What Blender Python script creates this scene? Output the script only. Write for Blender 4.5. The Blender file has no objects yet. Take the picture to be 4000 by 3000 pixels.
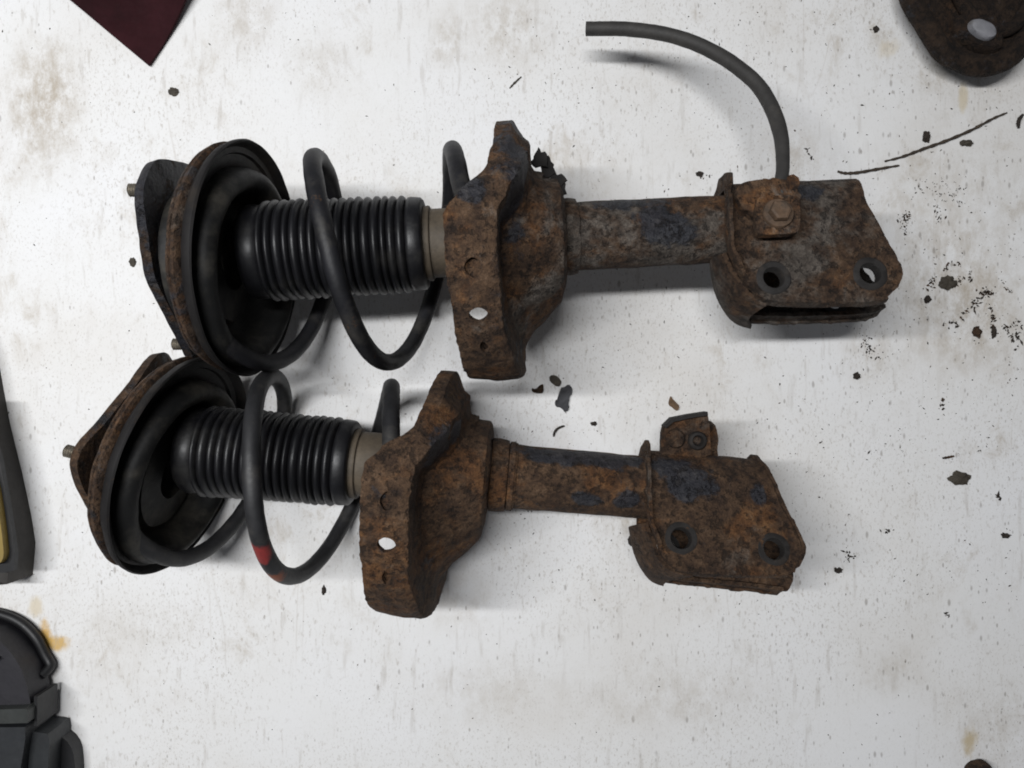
import bpy, bmesh, math, random
import numpy as np
from mathutils import Vector, Matrix, noise
from mathutils.geometry import delaunay_2d_cdt

random.seed(7)
SC = bpy.context.scene
R = math.radians
# ------------------------------------------------------------------ camera
K = 0.0002            # metres on the board per photo pixel (4000 px wide)
H = 0.57              # camera height above the board
cd = bpy.data.cameras.new("camera")
cam = bpy.data.objects.new("camera", cd)
SC.collection.objects.link(cam)
cam.location = (0, 0, H)
cd.sensor_width = 36.0
cd.lens = 36.0 * H / (4000 * K)
cd.clip_start, cd.clip_end = 0.01, 50
SC.camera = cam
# ------------------------------------------------------------------ light
w = bpy.data.worlds.new("World"); SC.world = w; w.use_nodes = True
bg = w.node_tree.nodes["Background"]
bg.inputs[0].default_value = (0.90, 0.93, 1.0, 1); bg.inputs[1].default_value = 0.10
ld = bpy.data.lights.new("ceiling_tube", 'AREA'); ld.shape = 'RECTANGLE'
ld.size, ld.size_y, ld.energy = 1.05, 0.06, 20.4
ld.color = (0.98, 0.988, 1.0)
lo = bpy.data.objects.new("ceiling_tube", ld); SC.collection.objects.link(lo)
lo.location = (-0.50, 0.15, 1.30)
vs = SC.view_settings
vs.view_transform = 'Standard'; vs.look = 'None'; vs.exposure = 0.0; vs.gamma = 1.0
SC.cycles.use_denoising = True
SC.cycles.filter_width = 1.9
SC.cycles.max_bounces = 5; SC.cycles.diffuse_bounces = 3; SC.cycles.glossy_bounces = 2
SC.cycles.adaptive_threshold = 0.02

# ------------------------------------------------------------------ helpers
def P(px, py, h=0.0):
    f = K * (H - h) / H
    return Vector(((px - 2000) * f, (1500 - py) * f, h))

def hit(px, py, M, wv):
    """local (u, v) where the sight line of a photo pixel meets the local plane w = wv"""
    Mi = M.inverted()
    o = Mi @ Vector((0, 0, H)); d = (Mi @ P(px, py, 0)) - o
    t = (wv - o.z) / d.z
    q = o + d * t
    return (q.x, q.y)

def mk(name, verts, faces, mat, parent=None, smooth=40, rough=0.0, rs=60.0):
    me = bpy.data.meshes.new(name)
    bm = bmesh.new()
    vv = [bm.verts.new(v) for v in verts]
    for f in faces:
        try: bm.faces.new([vv[i] for i in f])
        except ValueError: pass
    bmesh.ops.recalc_face_normals(bm, faces=bm.faces)
    if rough:
        bm.normal_update()
        for v in bm.verts:
            n = noise.fractal(v.co * rs, 0.9, 2.1, 4) * rough
            v.co += v.normal * n
    bm.to_mesh(me); bm.free()
    if smooth:
        me.polygons.foreach_set("use_smooth", [True] * len(me.polygons))
        me.set_sharp_from_angle(angle=R(smooth))
    o = bpy.data.objects.new(name, me); SC.collection.objects.link(o)
    if mat: me.materials.append(mat)
    if parent: o.parent = parent
    return o

def root(name, M, label, cat, group=None):
    o = bpy.data.objects.new(name, None); SC.collection.objects.link(o)
    o.empty_display_size = 0.02
    o.matrix_world = M
    tag(o, label, cat, group)
    return o

def tag(o, label=None, cat=None, group=None, kind=None):
    if label: o["label"] = label
    if cat: o["category"] = cat
    if group: o["group"] = group
    if kind: o["kind"] = kind
    return o

def resample(pts, sp, closed=True):
    out = []
    n = len(pts)
    for i in range(n if closed else n - 1):
        a = Vector(pts[i]); b = Vector(pts[(i + 1) % n])
        m = max(1, int((b - a).length / sp))
        for k in range(m): out.append(tuple(a.lerp(b, k / m)))
    if not closed: out.append(tuple(pts[-1]))
    return out

def chaikin(pts, it=2, closed=True):
    for _ in range(it):
        q = []
        n = len(pts)
        for i in range(n if closed else n - 1):
            a = Vector(pts[i]); b = Vector(pts[(i + 1) % n])
            q += [tuple(a.lerp(b, .25)), tuple(a.lerp(b, .75))]
        if not closed: q = [pts[0]] + q + [pts[-1]]
        pts = q
    return pts

def inpoly(pts, poly):
    x, y = pts[:, 0], pts[:, 1]
    r = np.zeros(len(pts), bool)
    n = len(poly)
    for i in range(n):
        x1, y1 = poly[i]; x2, y2 = poly[(i + 1) % n]
        if y1 == y2: continue
        c = ((y1 > y) != (y2 > y)) & (x < (x2 - x1) * (y - y1) / (y2 - y1) + x1)
        r ^= c
    return r

def circle(cx, cy, r, n=28, ry=None, ang=0):
    ry = ry or r
    out = []
    for i in range(n):
        a = 2 * math.pi * i / n
        x, y = r * math.cos(a), ry * math.sin(a)
        out.append((cx + x * math.cos(ang) - y * math.sin(ang), cy + x * math.sin(ang) + y * math.cos(ang)))
    return out

def sheet(name, outline, holes, mapf, thick, sp, mat, parent=None, rough=0.0, rs=60.0, ragged=0.0, smooth=40):
    """a sheet cut to a 2-D outline with holes, bent through mapf(u, s) -> point, given real thickness"""
    loops = [resample(outline, sp)] + [list(h) for h in holes]
    if ragged:
        L0 = []
        for (a, b) in loops[0]:
            n1 = noise.fractal(Vector((a * 180, b * 180, 3.1)), 0.8, 2, 4); n2 = noise.fractal(Vector((a * 180, b * 180, 9.7)), 0.8, 2, 4)
            L0.append((a + n1 * ragged, b + n2 * ragged))
        loops[0] = L0
    vs2, es = [], []
    for lp in loops:
        s = len(vs2); vs2 += lp
        es += [(s + i, s + (i + 1) % len(lp)) for i in range(len(lp))]
    B = np.array(vs2)
    x0, y0 = B.min(0); x1, y1 = B.max(0)
    gx = np.arange(x0 + sp * .5, x1, sp); gy = np.arange(y0 + sp * .5, y1, sp)
    G = np.array([(a + random.uniform(-.15, .15) * sp, b + random.uniform(-.15, .15) * sp) for a in gx for b in gy])
    if len(G):
        m = inpoly(G, loops[0])
        for h in loops[1:]: m &= ~inpoly(G, h)
        G = G[m]
        keep = np.ones(len(G), bool)
        for i in range(0, len(G), 4000):
            d = np.sqrt(((G[i:i + 4000, None, :] - B[None]) ** 2).sum(2)).min(1)
            keep[i:i + 4000] = d > sp * .45
        G = G[keep]
        vs2 = vs2 + [tuple(g) for g in G]
    r = delaunay_2d_cdt([Vector(v) for v in vs2], es, [], 0, 1e-7)
    V2 = np.array([tuple(v) for v in r[0]]); F = [tuple(f) for f in r[2]]
    C = np.array([V2[list(f)].mean(0) for f in F])
    m = inpoly(C, loops[0])
    for h in loops[1:]: m &= ~inpoly(C, h)
    F = [f for f, k in zip(F, m) if k]
    e = 1e-4
    top, bot = [], []
    for (a, b) in V2:
        p = Vector(mapf(a, b))
        du = Vector(mapf(a + e, b)) - Vector(mapf(a - e, b)); dv = Vector(mapf(a, b + e)) - Vector(mapf(a, b - e))
        n = du.cross(dv)
        n = n.normalized() if n.length > 1e-14 else Vector((0, 0, 1))
        if rough: p = p + n * noise.fractal(p * rs, 0.9, 2.1, 4) * rough
        top.append(p); bot.append(p - n * thick)
    N = len(top)
    cnt = {}
    for f in F:
        for i in range(3):
            k = (f[i], f[(i + 1) % 3])
            cnt[k] = cnt.get(k, 0) + 1
    side = [(a, b, b + N, a + N) for (a, b) in cnt if (b, a) not in cnt]
    faces = F + [tuple(i + N for i in reversed(f)) for f in F] + side
    return mk(name, top + bot, faces, mat, parent, smooth)

def plate(name, outline, holes, M, w0, thick, mat, parent, sp=0.004, rough=0.0, rs=80, ragged=0.0, smooth=40):
    return sheet(name, outline, holes, lambda a, b: M @ Vector((a, b, w0)), thick, sp, mat, parent, rough, rs, ragged, smooth)

def revolve(name, prof, mat, parent, M=Matrix(), seg=72, closed=False, rough=0.0, rs=60, cv=0.0, smooth=40, wob=0.0):
    verts, faces = [], []
    n = len(prof)
    for (u, r) in prof:
        for j in range(seg):
            a = 2 * math.pi * j / seg
            rr = r * (1 + wob * noise.noise(Vector((math.cos(a) * 2, math.sin(a) * 2, u * 30))))
            verts.append(M @ Vector((u, cv + rr * math.sin(a), rr * math.cos(a))))
    for i in range(n if closed else n - 1):
        k = (i + 1) % n
        for j in range(seg):
            j2 = (j + 1) % seg
            faces.append((i * seg + j, i * seg + j2, k * seg + j2, k * seg + j))
    if not closed:
        for i, flip in ((0, False), (n - 1, True)):
            if prof[i][1] > 1e-5:
                faces.append(tuple(i * seg + j for j in range(seg)))
    return mk(name, verts, faces, mat, parent, smooth, rough, rs)

def catmull(pts, n):
    out = []
    P_ = [Vector(p) for p in pts]
    for i in range(len(P_) - 1):
        p0 = P_[max(i - 1, 0)]; p1 = P_[i]; p2 = P_[i + 1]; p3 = P_[min(i + 2, len(P_) - 1)]
        for k in range(n):
            t = k / n
            out.append(.5 * ((2 * p1) + (p2 - p0) * t + (2 * p0 - 5 * p1 + 4 * p2 - p3) * t * t + (3 * p1 - p0 - 3 * p2 + p3) * t ** 3))
    out.append(P_[-1])
    return out

def sweep(name, path, rad, mat, parent=None, seg=16, rough=0.0, rs=60, smooth=50, ends=True):
    path = [Vector(p) for p in path]
    n = len(path)
    rr = rad if isinstance(rad, (list, tuple)) else [rad] * n
    verts, faces = [], []
    t = (path[1] - path[0]).normalized()
    ref = t.orthogonal().normalized()
    for i in range(n):
        t = (path[min(i + 1, n - 1)] - path[max(i - 1, 0)]).normalized()
        ref = (ref - t * ref.dot(t)).normalized()
        b = t.cross(ref)
        for j in range(seg):
            a = 2 * math.pi * j / seg
            verts.append(path[i] + (ref * math.cos(a) + b * math.sin(a)) * rr[i])
    for i in range(n - 1):
        for j in range(seg):
            j2 = (j + 1) % seg
            faces.append((i * seg + j, i * seg + j2, (i + 1) * seg + j2, (i + 1) * seg + j))
    if ends:
        faces.append(tuple(range(seg))); faces.append(tuple((n - 1) * seg + j for j in range(seg)))
    return mk(name, verts, faces, mat, parent, smooth, rough, rs)

def interp(x, tab, k=1):
    if x <= tab[0][0]: return tab[0][k]
    for a, b in zip(tab, tab[1:]):
        if x <= b[0]:
            t = (x - a[0]) / (b[0] - a[0])
            return a[k] + (b[k] - a[k]) * t
    return tab[-1][k]

def sinterp(x, tab, k=1):
    n = len(tab)
    if x <= tab[0][0]: return tab[0][k]
    for i in range(n - 1):
        if x <= tab[i + 1][0]:
            a, b = tab[i], tab[i + 1]
            t = (x - a[0]) / (b[0] - a[0]); t2 = t * t * (3 - 2 * t)
            return a[k] + (b[k] - a[k]) * (t2 * .6 + t * .4)
    return tab[-1][k]

def cubic(x, tab, k=1):
    n = len(tab)
    if x <= tab[0][0]: return tab[0][k]
    for i in range(n - 1):
        if x <= tab[i + 1][0]:
            a, b = tab[i], tab[i + 1]
            def sl(j):
                if j <= 0: return (tab[1][k] - tab[0][k]) / (tab[1][0] - tab[0][0])
                if j >= n - 1: return (tab[-1][k] - tab[-2][k]) / (tab[-1][0] - tab[-2][0])
                return (tab[j + 1][k] - tab[j - 1][k]) / (tab[j + 1][0] - tab[j - 1][0])
            h = b[0] - a[0]; t = (x - a[0]) / h
            return ((2 * t**3 - 3 * t * t + 1) * a[k] + (t**3 - 2 * t * t + t) * h * sl(i)
                    + (-2 * t**3 + 3 * t * t) * b[k] + (t**3 - t * t) * h * sl(i + 1))
    return tab[-1][k]

# ------------------------------------------------------------------ materials
class NT:
    def __init__(s, name):
        s.m = bpy.data.materials.new(name); s.m.use_nodes = True
        s.t = s.m.node_tree; s.b = s.t.nodes["Principled BSDF"]
        s.co = s.t.nodes.new("ShaderNodeTexCoord").outputs["Object"]
    def n(s, typ, **kw):
        nd = s.t.nodes.new(typ)
        for k, v in kw.items(): setattr(nd, k, v)
        return nd
    def l(s, a, b): s.t.links.new(a, b)
    def mapped(s, scale=(1, 1, 1), loc=(0, 0, 0), rot=(0, 0, 0)):
        m = s.n("ShaderNodeMapping")
        m.inputs["Scale"].default_value = scale; m.inputs["Location"].default_value = loc; m.inputs["Rotation"].default_value = rot
        s.l(s.co, m.inputs["Vector"]); return m.outputs[0]
    def noise(s, scale, detail=6, rough=.6, vec=None, dist=0.0, off=0.0):
        nd = s.n("ShaderNodeTexNoise")
        detail = min(detail, 5)
        nd.inputs["Scale"].default_value = scale; nd.inputs["Detail"].default_value = detail
        nd.inputs["Roughness"].default_value = rough; nd.inputs["Distortion"].default_value = dist
        ad = s.n("ShaderNodeVectorMath", operation='ADD'); s.l(vec or s.co, ad.inputs[0]); ad.inputs[1].default_value = (off * .731, off * .417, off * .893)
        s.l(ad.outputs[0], nd.inputs["Vector"]); return nd.outputs["Fac"]
    def ramp(s, fac, stops, interp='LINEAR'):
        r = s.n("ShaderNodeValToRGB"); cr = r.color_ramp; cr.interpolation = interp
        while len(cr.elements) < len(stops): cr.elements.new(0.5)
        for e, (p, c) in zip(cr.elements, stops):
            e.position = p; e.color = tuple(c) + (1,) if len(c) == 3 else c
        s.l(fac, r.inputs[0]); return r.outputs[0]
    def rng(s, fac, a, b, c=0.0, d=1.0, smooth=True):
        m = s.n("ShaderNodeMapRange"); m.interpolation_type = 'SMOOTHSTEP' if smooth else 'LINEAR'
        for i, v in enumerate((a, b, c, d)): m.inputs[i + 1].default_value = v
        s.l(fac, m.inputs[0]); return m.outputs[0]
    def math(s, op, a, b=None, c=None):
        m = s.n("ShaderNodeMath", operation=op)
        for i, v in enumerate((a, b, c)):
            if v is None: continue
            if isinstance(v, (int, float)): m.inputs[i].default_value = v
            else: s.l(v, m.inputs[i])
        return m.outputs[0]
    def mix(s, fac, a, b, mode='MIX'):
        m = s.n("ShaderNodeMix", data_type='RGBA', blend_type=mode)
        if isinstance(fac, (int, float)): m.inputs[0].default_value = fac
        else: s.l(fac, m.inputs[0])
        for i, v in ((6, a), (7, b)):
            if isinstance(v, (tuple, list)): m.inputs[i].default_value = tuple(v)[:3] + (1,)
            else: s.l(v, m.inputs[i])
        return m.outputs[2]
    def blob(s, c, r, soft=.5, dist=None, sc=(1, 1, 1)):
        """1 inside an uneven patch round point c"""
        v = s.n("ShaderNodeVectorMath", operation='SUBTRACT'); s.l(s.co, v.inputs[0]); v.inputs[1].default_value = c
        v2 = s.n("ShaderNodeVectorMath", operation='MULTIPLY'); s.l(v.outputs[0], v2.inputs[0]); v2.inputs[1].default_value = sc
        ln = s.n("ShaderNodeVectorMath", operation='LENGTH'); s.l(v2.outputs[0], ln.inputs[0])
        d = ln.outputs["Value"]
        if dist is not None: d = s.math('ADD', d, s.math('MULTIPLY', s.math('SUBTRACT', dist, .5), r * 2.6))
        return s.rng(d, r * (1 - soft * .5), r * (1 + soft * .5), 1, 0)
    def bump(s, height, strength=.4, dist=.001, prev=None):
        b = s.n("ShaderNodeBump"); b.inputs["Strength"].default_value = strength; b.inputs["Distance"].default_value = dist
        s.l(height, b.inputs["Height"])
        if prev: s.l(prev, b.inputs["Normal"])
        return b.outputs[0]
    def out(s, col, rough, normal=None, metal=0.0, spec=.5):
        def setv(k, v):
            i = s.b.inputs[k]
            if isinstance(v, (int, float)): i.default_value = v
            elif isinstance(v, (tuple, list)): i.default_value = tuple(v)[:3] + (1,)
            else: s.l(v, i)
        setv("Base Color", col); setv("Roughness", rough); setv("Metallic", metal); setv("Specular IOR Level", spec)
        if normal: s.l(normal, s.b.inputs["Normal"])
        return s.m

def rust(name, orange=.5, grey=.4, paint=.35, dark=1.0, patches=(), off=0.0):
    t = NT(name)
    big = t.noise(19, 5, .68, off=off + 1.3, dist=.4)
    med = t.noise(80, 5, .72, off=off + 2.7, dist=.3)
    fine = t.noise(330, 5, .72, off=off + 4.1)
    grain = t.noise(1100, 3, .7, off=off + 5.3)
    d = dark * .78
    k = t.math('ADD', t.math('MULTIPLY', med, .62), t.math('MULTIPLY', fine, .38))
    base = t.ramp(k, [(.34, (.018 * d, .011 * d, .008 * d)), (.45, (.070 * d, .040 * d, .024 * d)), (.54, (.125 * d, .072 * d, .040 * d)), (.66, (.21 * d, .13 * d, .080 * d))])
    org = t.ramp(k, [(.34, (.045 * d, .021 * d, .010 * d)), (.50, (.170 * d, .076 * d, .029 * d)), (.66, (.33 * d, .17 * d, .070 * d))])
    gry = t.ramp(k, [(.34, (.035 * d, .030 * d, .026 * d)), (.48, (.115 * d, .096 * d, .080 * d)), (.64, (.24 * d, .205 * d, .175 * d))])
    c = t.mix(t.rng(t.noise(27, 5, .74, off=off + 6), .64 - .3 * orange, .80 - .3 * orange), base, org)
    c = t.mix(t.rng(t.math('ADD', t.math('MULTIPLY', big, .75), t.math('MULTIPLY', med, .25)), .66 - .32 * grey, .78 - .32 * grey), c, gry)
    # what is left of the black paint: ragged islands
    w3 = t.math('ADD', t.math('ADD', t.math('MULTIPLY', t.noise(34, 5, .66, off=off + 8.5, dist=.5), .55), t.math('MULTIPLY', t.noise(120, 4, .7, off=off + .7), .27)), t.math('MULTIPLY', fine, .18))
    f = t.math('MULTIPLY', w3, 1.0)
    for pt in patches:
        b = t.blob(pt[0], pt[1], 1.5, None, pt[2] if len(pt) > 2 else (1, 1, 1))
        f = t.math('MAXIMUM', f, t.math('ADD', w3, t.math('MULTIPLY', b, .24 + .05 * paint)))
    pf = t.math('MULTIPLY', t.rng(f, .635 - .22 * paint, .72 - .22 * paint), .92)
    pcol = t.ramp(k, [(.34, (.008, .009, .012)), (.5, (.019, .021, .028)), (.66, (.050, .050, .054))])
    c = t.mix(pf, c, pcol)
    # pits and flaking scale
    pit = t.rng(t.noise(170, 4, .75, off=off + 12), .38, .47, 1, 0)
    c = t.mix(t.math('MULTIPLY', pit, .62), c, (.012 * d, .008 * d, .006 * d))
    c = t.mix(1.0, c, t.ramp(grain, [(.3, (.62, .61, .60)), (.5, (1, 1, 1)), (.7, (1.35, 1.33, 1.3))]), 'MULTIPLY')
    vo = t.n("ShaderNodeTexVoronoi", feature='DISTANCE_TO_EDGE'); vo.inputs["Scale"].default_value = 95
    wv = t.n("ShaderNodeVectorMath", operation='ADD'); t.l(t.co, wv.inputs[0])
    ns = t.n("ShaderNodeTexNoise"); ns.inputs["Scale"].default_value = 60; t.l(t.co, ns.inputs["Vector"])
    sc_ = t.n("ShaderNodeVectorMath", operation='SCALE'); t.l(ns.outputs["Color"], sc_.inputs[0]); sc_.inputs["Scale"].default_value = .02
    t.l(sc_.outputs[0], wv.inputs[1]); t.l(wv.outputs[0], vo.inputs["Vector"])
    crack = t.math('MULTIPLY', t.rng(vo.outputs["Distance"], .0, .07, 1, 0), t.rng(big, .45, .6))
    c = t.mix(t.math('MULTIPLY', crack, .20), c, (.014, .010, .008))
    hgt = t.math('ADD', t.math('MULTIPLY', med, 1.0), t.math('MULTIPLY', fine, .55))
    hgt = t.math('ADD', hgt, t.math('MULTIPLY', pf, .16))
    hgt = t.math('SUBTRACT', hgt, t.math('MULTIPLY', t.math('ADD', pit, t.math('MULTIPLY', crack, .35)), .28))
    nrm = t.bump(hgt, 1.0, .0026)
    rg = t.math('SUBTRACT', .88, t.math('MULTIPLY', pf, .38))
    return t.out(c, rg, nrm, spec=.35)

def plain(name, col, rough=.5, var=.35, sc=40, bump=.15, dust=None, dustamt=.5, spec=.5, metal=0.0, chips=None):
    t = NT(name)
    a = t.noise(sc, 7, .65); f = t.noise(sc * 9, 5, .7, off=3)
    c = t.ramp(a, [(.3, [x * (1 - var) for x in col]), (.7, [x * (1 + var) for x in col])])
    if dust: c = t.mix(t.rng(t.noise(sc * .6, 8, .7, off=5), .62 - .25 * dustamt, .86 - .25 * dustamt), c, dust)
    if chips:
        cf = t.rng(t.math('ADD', t.math('MULTIPLY', t.noise(46, 5, .72, off=17), .7), t.math('MULTIPLY', f, .3)), .60, .66)
        c = t.mix(t.math('MULTIPLY', cf, .8), c, chips)
    n = t.bump(t.math('ADD', a, t.math('MULTIPLY', f, .5)), bump, .001)
    return t.out(c, t.rng(f, .2, .8, rough - .08, rough + .1, False), n, metal, spec)

M_RUB = plain("black_rubber", (.006, .006, .0075), .44, .3, 60, .22, (.024, .023, .022), .55)
M_SPR = plain("spring_black_paint", (.010, .010, .012), .52, .45, 55, .30, (.042, .039, .035), .55, spec=.35, chips=(.075, .042, .022))
M_DISH = plain("dish_black_paint", (.011, .010, .010), .58, .4, 30, .30, (.034, .027, .021), .45, spec=.3, chips=(.060, .034, .018))
M_ISO = plain("dusty_black_rubber", (.009, .009, .009), .58, .4, 35, .3, (.055, .050, .041), .60, spec=.3)
M_MNT = rust("mount_dark_paint", .35, .35, .98, .5, off=13)
M_PLATE = rust("mount_rust", .45, .35, .55, .75, off=11)
M_HOSE = plain("hose_rubber", (.031, .029, .027), .68, .3, 80, .2, (.055, .05, .044), .4)
M_STUD = plain("worn_zinc", (.30, .27, .22), .42, .3, 300, .2, (.12, .09, .06), .5, metal=.7)
M_CLIP = rust("rust_clip", .55, .35, .12, .85, off=7)
M_CAP = plain("dusty_brown_steel", (.085, .066, .045), .66, .4, 70, .4, (.055, .042, .030), .5)
M_BOLT = plain("rusty_bolt_steel", (.095, .058, .034), .7, .45, 160, .5, (.05, .034, .022), .5)

# ------------------------------------------------------------------ the board
def board_mat():
    t = NT("white_board_grimy")
    sm = t.mapped((1, .62, 1))
    big = t.noise(5.5, 6, .62, off=2.2)
    c = t.ramp(big, [(.30, (.75, .73, .70)), (.5, (.815, .81, .80)), (.7, (.84, .84, .845))])
    # brown smears in loose clouds
    cloud = t.rng(t.noise(7.5, 5, .6, off=7.4), .44, .68)
    smear = t.rng(t.noise(48, 9, .74, vec=sm, off=1.1, dist=.5), .48, .80)
    c = t.mix(t.math('MULTIPLY', t.math('MULTIPLY', smear, cloud), .85), c, (.47, .41, .33))
    # brown worn patches where things have been dragged
    warp = t.noise(60, 8, .72, vec=sm, off=15)
    gate = t.rng(t.noise(90, 8, .75, vec=sm, off=21), .30, .74)
    for (px, py, r, a, sx, sy) in ((110, 440, .026, .75, 1.5, .6), (230, 400, .024, .70, 1.6, .6), (170, 330, .02, .5, 1, .8), (1900, 2700, .03, .30, .6, 1.4), (2640, 2720, .034, .36, .6, 1.5),
                                   (1950, 90, .03, .35, 1, 1), (2000, 130, .022, .4, 1, 1), (1750, 160, .012, .6, 1, .7), (960, 60, .02, .5, 1, .7), (1250, 260, .02, .35, 1, 1),
                                   (3110, 600, .014, .5, 1, .8), (3080, 620, .03, .22, 1, 1), (3720, 260, .03, .28, 1, 1), (3730, 1180, .045, .50, 1, 1), (3800, 1260, .03, .5, 1, 1), (3700, 850, .05, .42, 1, 1), (3400, 1380, .02, .4, 1, 1), (2280, 620, .02, .35, 1, 1),
                                   (2450, 2050, .012, .6, .6, 1.3), (1800, 2350, .02, .4, 1, 1), (580, 2450, .02, .3, .6, 1.4), (3480, 2620, .02, .4, 1, 1.3), (3900, 2850, .03, .4, 1, 1)):
        p = P(px, py)
        m = t.blob((p.x, p.y, 0), r, 1.7, t.math('ADD', .25, t.math('MULTIPLY', warp, .5)), (sx, sy, 1))
        c = t.mix(t.math('MULTIPLY', t.math('MULTIPLY', m, gate), a), c, (.40, .335, .25))
    # yellow glue marks
    for (px, py, r, a, col, sx, sy) in ((175, 2490, .0085, .9, (.62, .36, .06), 1.7, .7), (215, 2515, .008, .85, (.62, .38, .08), .8, 1.4), (140, 2370, .006, .45, (.60, .45, .2), 1, .8), (3790, 2895, .008, .7, (.48, .36, .16), 1.5, .8),
                                        (3470, 190, .007, .4, (.66, .55, .36), 1, 1), (3760, 380, .010, .5, (.60, .48, .26), 3.2, .8)):
        p = P(px, py)
        m = t.blob((p.x, p.y, 0), r, 1.0, warp, (sx, sy, 1))
        c = t.mix(t.math('MULTIPLY', m, a), c, col)
    # fine dark specks, thicker towards the dirty right-hand side
    x = t.n("ShaderNodeSeparateXYZ"); t.l(t.co, x.inputs[0])
    dirt = t.math('ADD', t.rng(x.outputs[0], -.05, .38, -.06, .26), t.rng(t.noise(11, 4, .65, off=31), .36, .70, 0, .55))
    for sc, off, th in ((330, 40, .30), (170, 44, .24)):
        v = t.n("ShaderNodeTexVoronoi"); v.inputs["Scale"].default_value = sc; v.inputs["Randomness"].default_value = 1
        t.l(t.mapped((1, .45, 1), (off, off * .7, 0)), v.inputs["Vector"])
        sep = t.n("ShaderNodeSeparateColor"); t.l(v.outputs["Color"], sep.inputs[0])
        on = t.rng(t.math('SUBTRACT', t.math('MULTIPLY', dirt, 1.0), sep.outputs[0]), -.06, .12)
        size = t.math('MULTIPLY', sep.outputs[1], th)
        dot = t.rng(t.math('SUBTRACT', v.outputs["Distance"], size), -.12, .06, 1, 0)
        c = t.mix(t.math('MULTIPLY', t.math('MULTIPLY', on, dot), .50), c, (.20, .175, .15))
    for (sx_, sy_, rot, sc, off, lo_, al) in ((1, .16, .03, 150, 3, .59, .36), (1, .16, -.55, 110, 9, .59, .34), (1, .45, .30, 380, 14, .56, .48), (1, .6, -.2, 620, 24, .55, .46)):
        mv_ = t.mapped((sx_, sy_, 1), (off, off, 0), (0, 0, rot))
        st = t.rng(t.noise(sc, 3, .6, vec=mv_), lo_, lo_ + .13)
        c = t.mix(t.math('MULTIPLY', t.math('MULTIPLY', st, t.rng(t.noise(8, 4, .6, off=off + 60), .36, .62, .15, 1)), al), c, (.42, .38, .33))
    # hair-thin scratches
    w1 = t.n("ShaderNodeTexNoise"); w1.inputs["Scale"].default_value = 9; w1.inputs["Detail"].default_value = 3
    t.l(t.mapped((1, .12, 1), (0, 0, 0), (0, 0, .5)), w1.inputs["Vector"])
    scr = t.rng(t.math('ABSOLUTE', t.math('SUBTRACT', w1.outputs[0], .5)), .0, .0022, 1, 0)
    c = t.mix(t.math('MULTIPLY', t.math('MULTIPLY', scr, cloud), .35), c, (.45, .40, .34))
    f = t.noise(900, 4, .7, off=50)
    c = t.mix(.10, c, t.ramp(f, [(.3, (.5, .5, .5)), (.7, (1, 1, 1))]), 'MULTIPLY')
    n = t.bump(t.math('ADD', t.math('MULTIPLY', big, 3.0), t.math('MULTIPLY', f, .12)), .25, .002)
    return t.out(c, .52, n, spec=.3)

nx, ny = 60, 48
bv, bf = [], []
for j in range(ny + 1):
    for i in range(nx + 1):
        x = -0.62 + 1.24 * i / nx; y = -0.5 + 1.0 * j / ny
        bv.append((x, y, 0.0))
for j in range(ny):
    for i in range(nx):
        a = j * (nx + 1) + i
        bf.append((a, a + 1, a + nx + 2, a + nx + 1))
N0 = len(bv)
rim = [i for i in range(nx + 1)] + [(j + 1) * (nx + 1) - 1 for j in range(1, ny + 1)] + [ny * (nx + 1) + i for i in range(nx - 1, -1, -1)] + [j * (nx + 1) for j in range(ny - 1, 0, -1)]
bv += [(bv[i][0], bv[i][1], -0.018) for i in rim]
for k in range(len(rim)):
    k2 = (k + 1) % len(rim)
    bf.append((rim[k], N0 + k, N0 + k2, rim[k2]))
bf.append(tuple(N0 + k for k in range(len(rim))))
tag(mk("work_surface", bv, bf, board_mat()), "grimy white painted board the parts lie on", "work surface", kind="structure")

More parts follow.
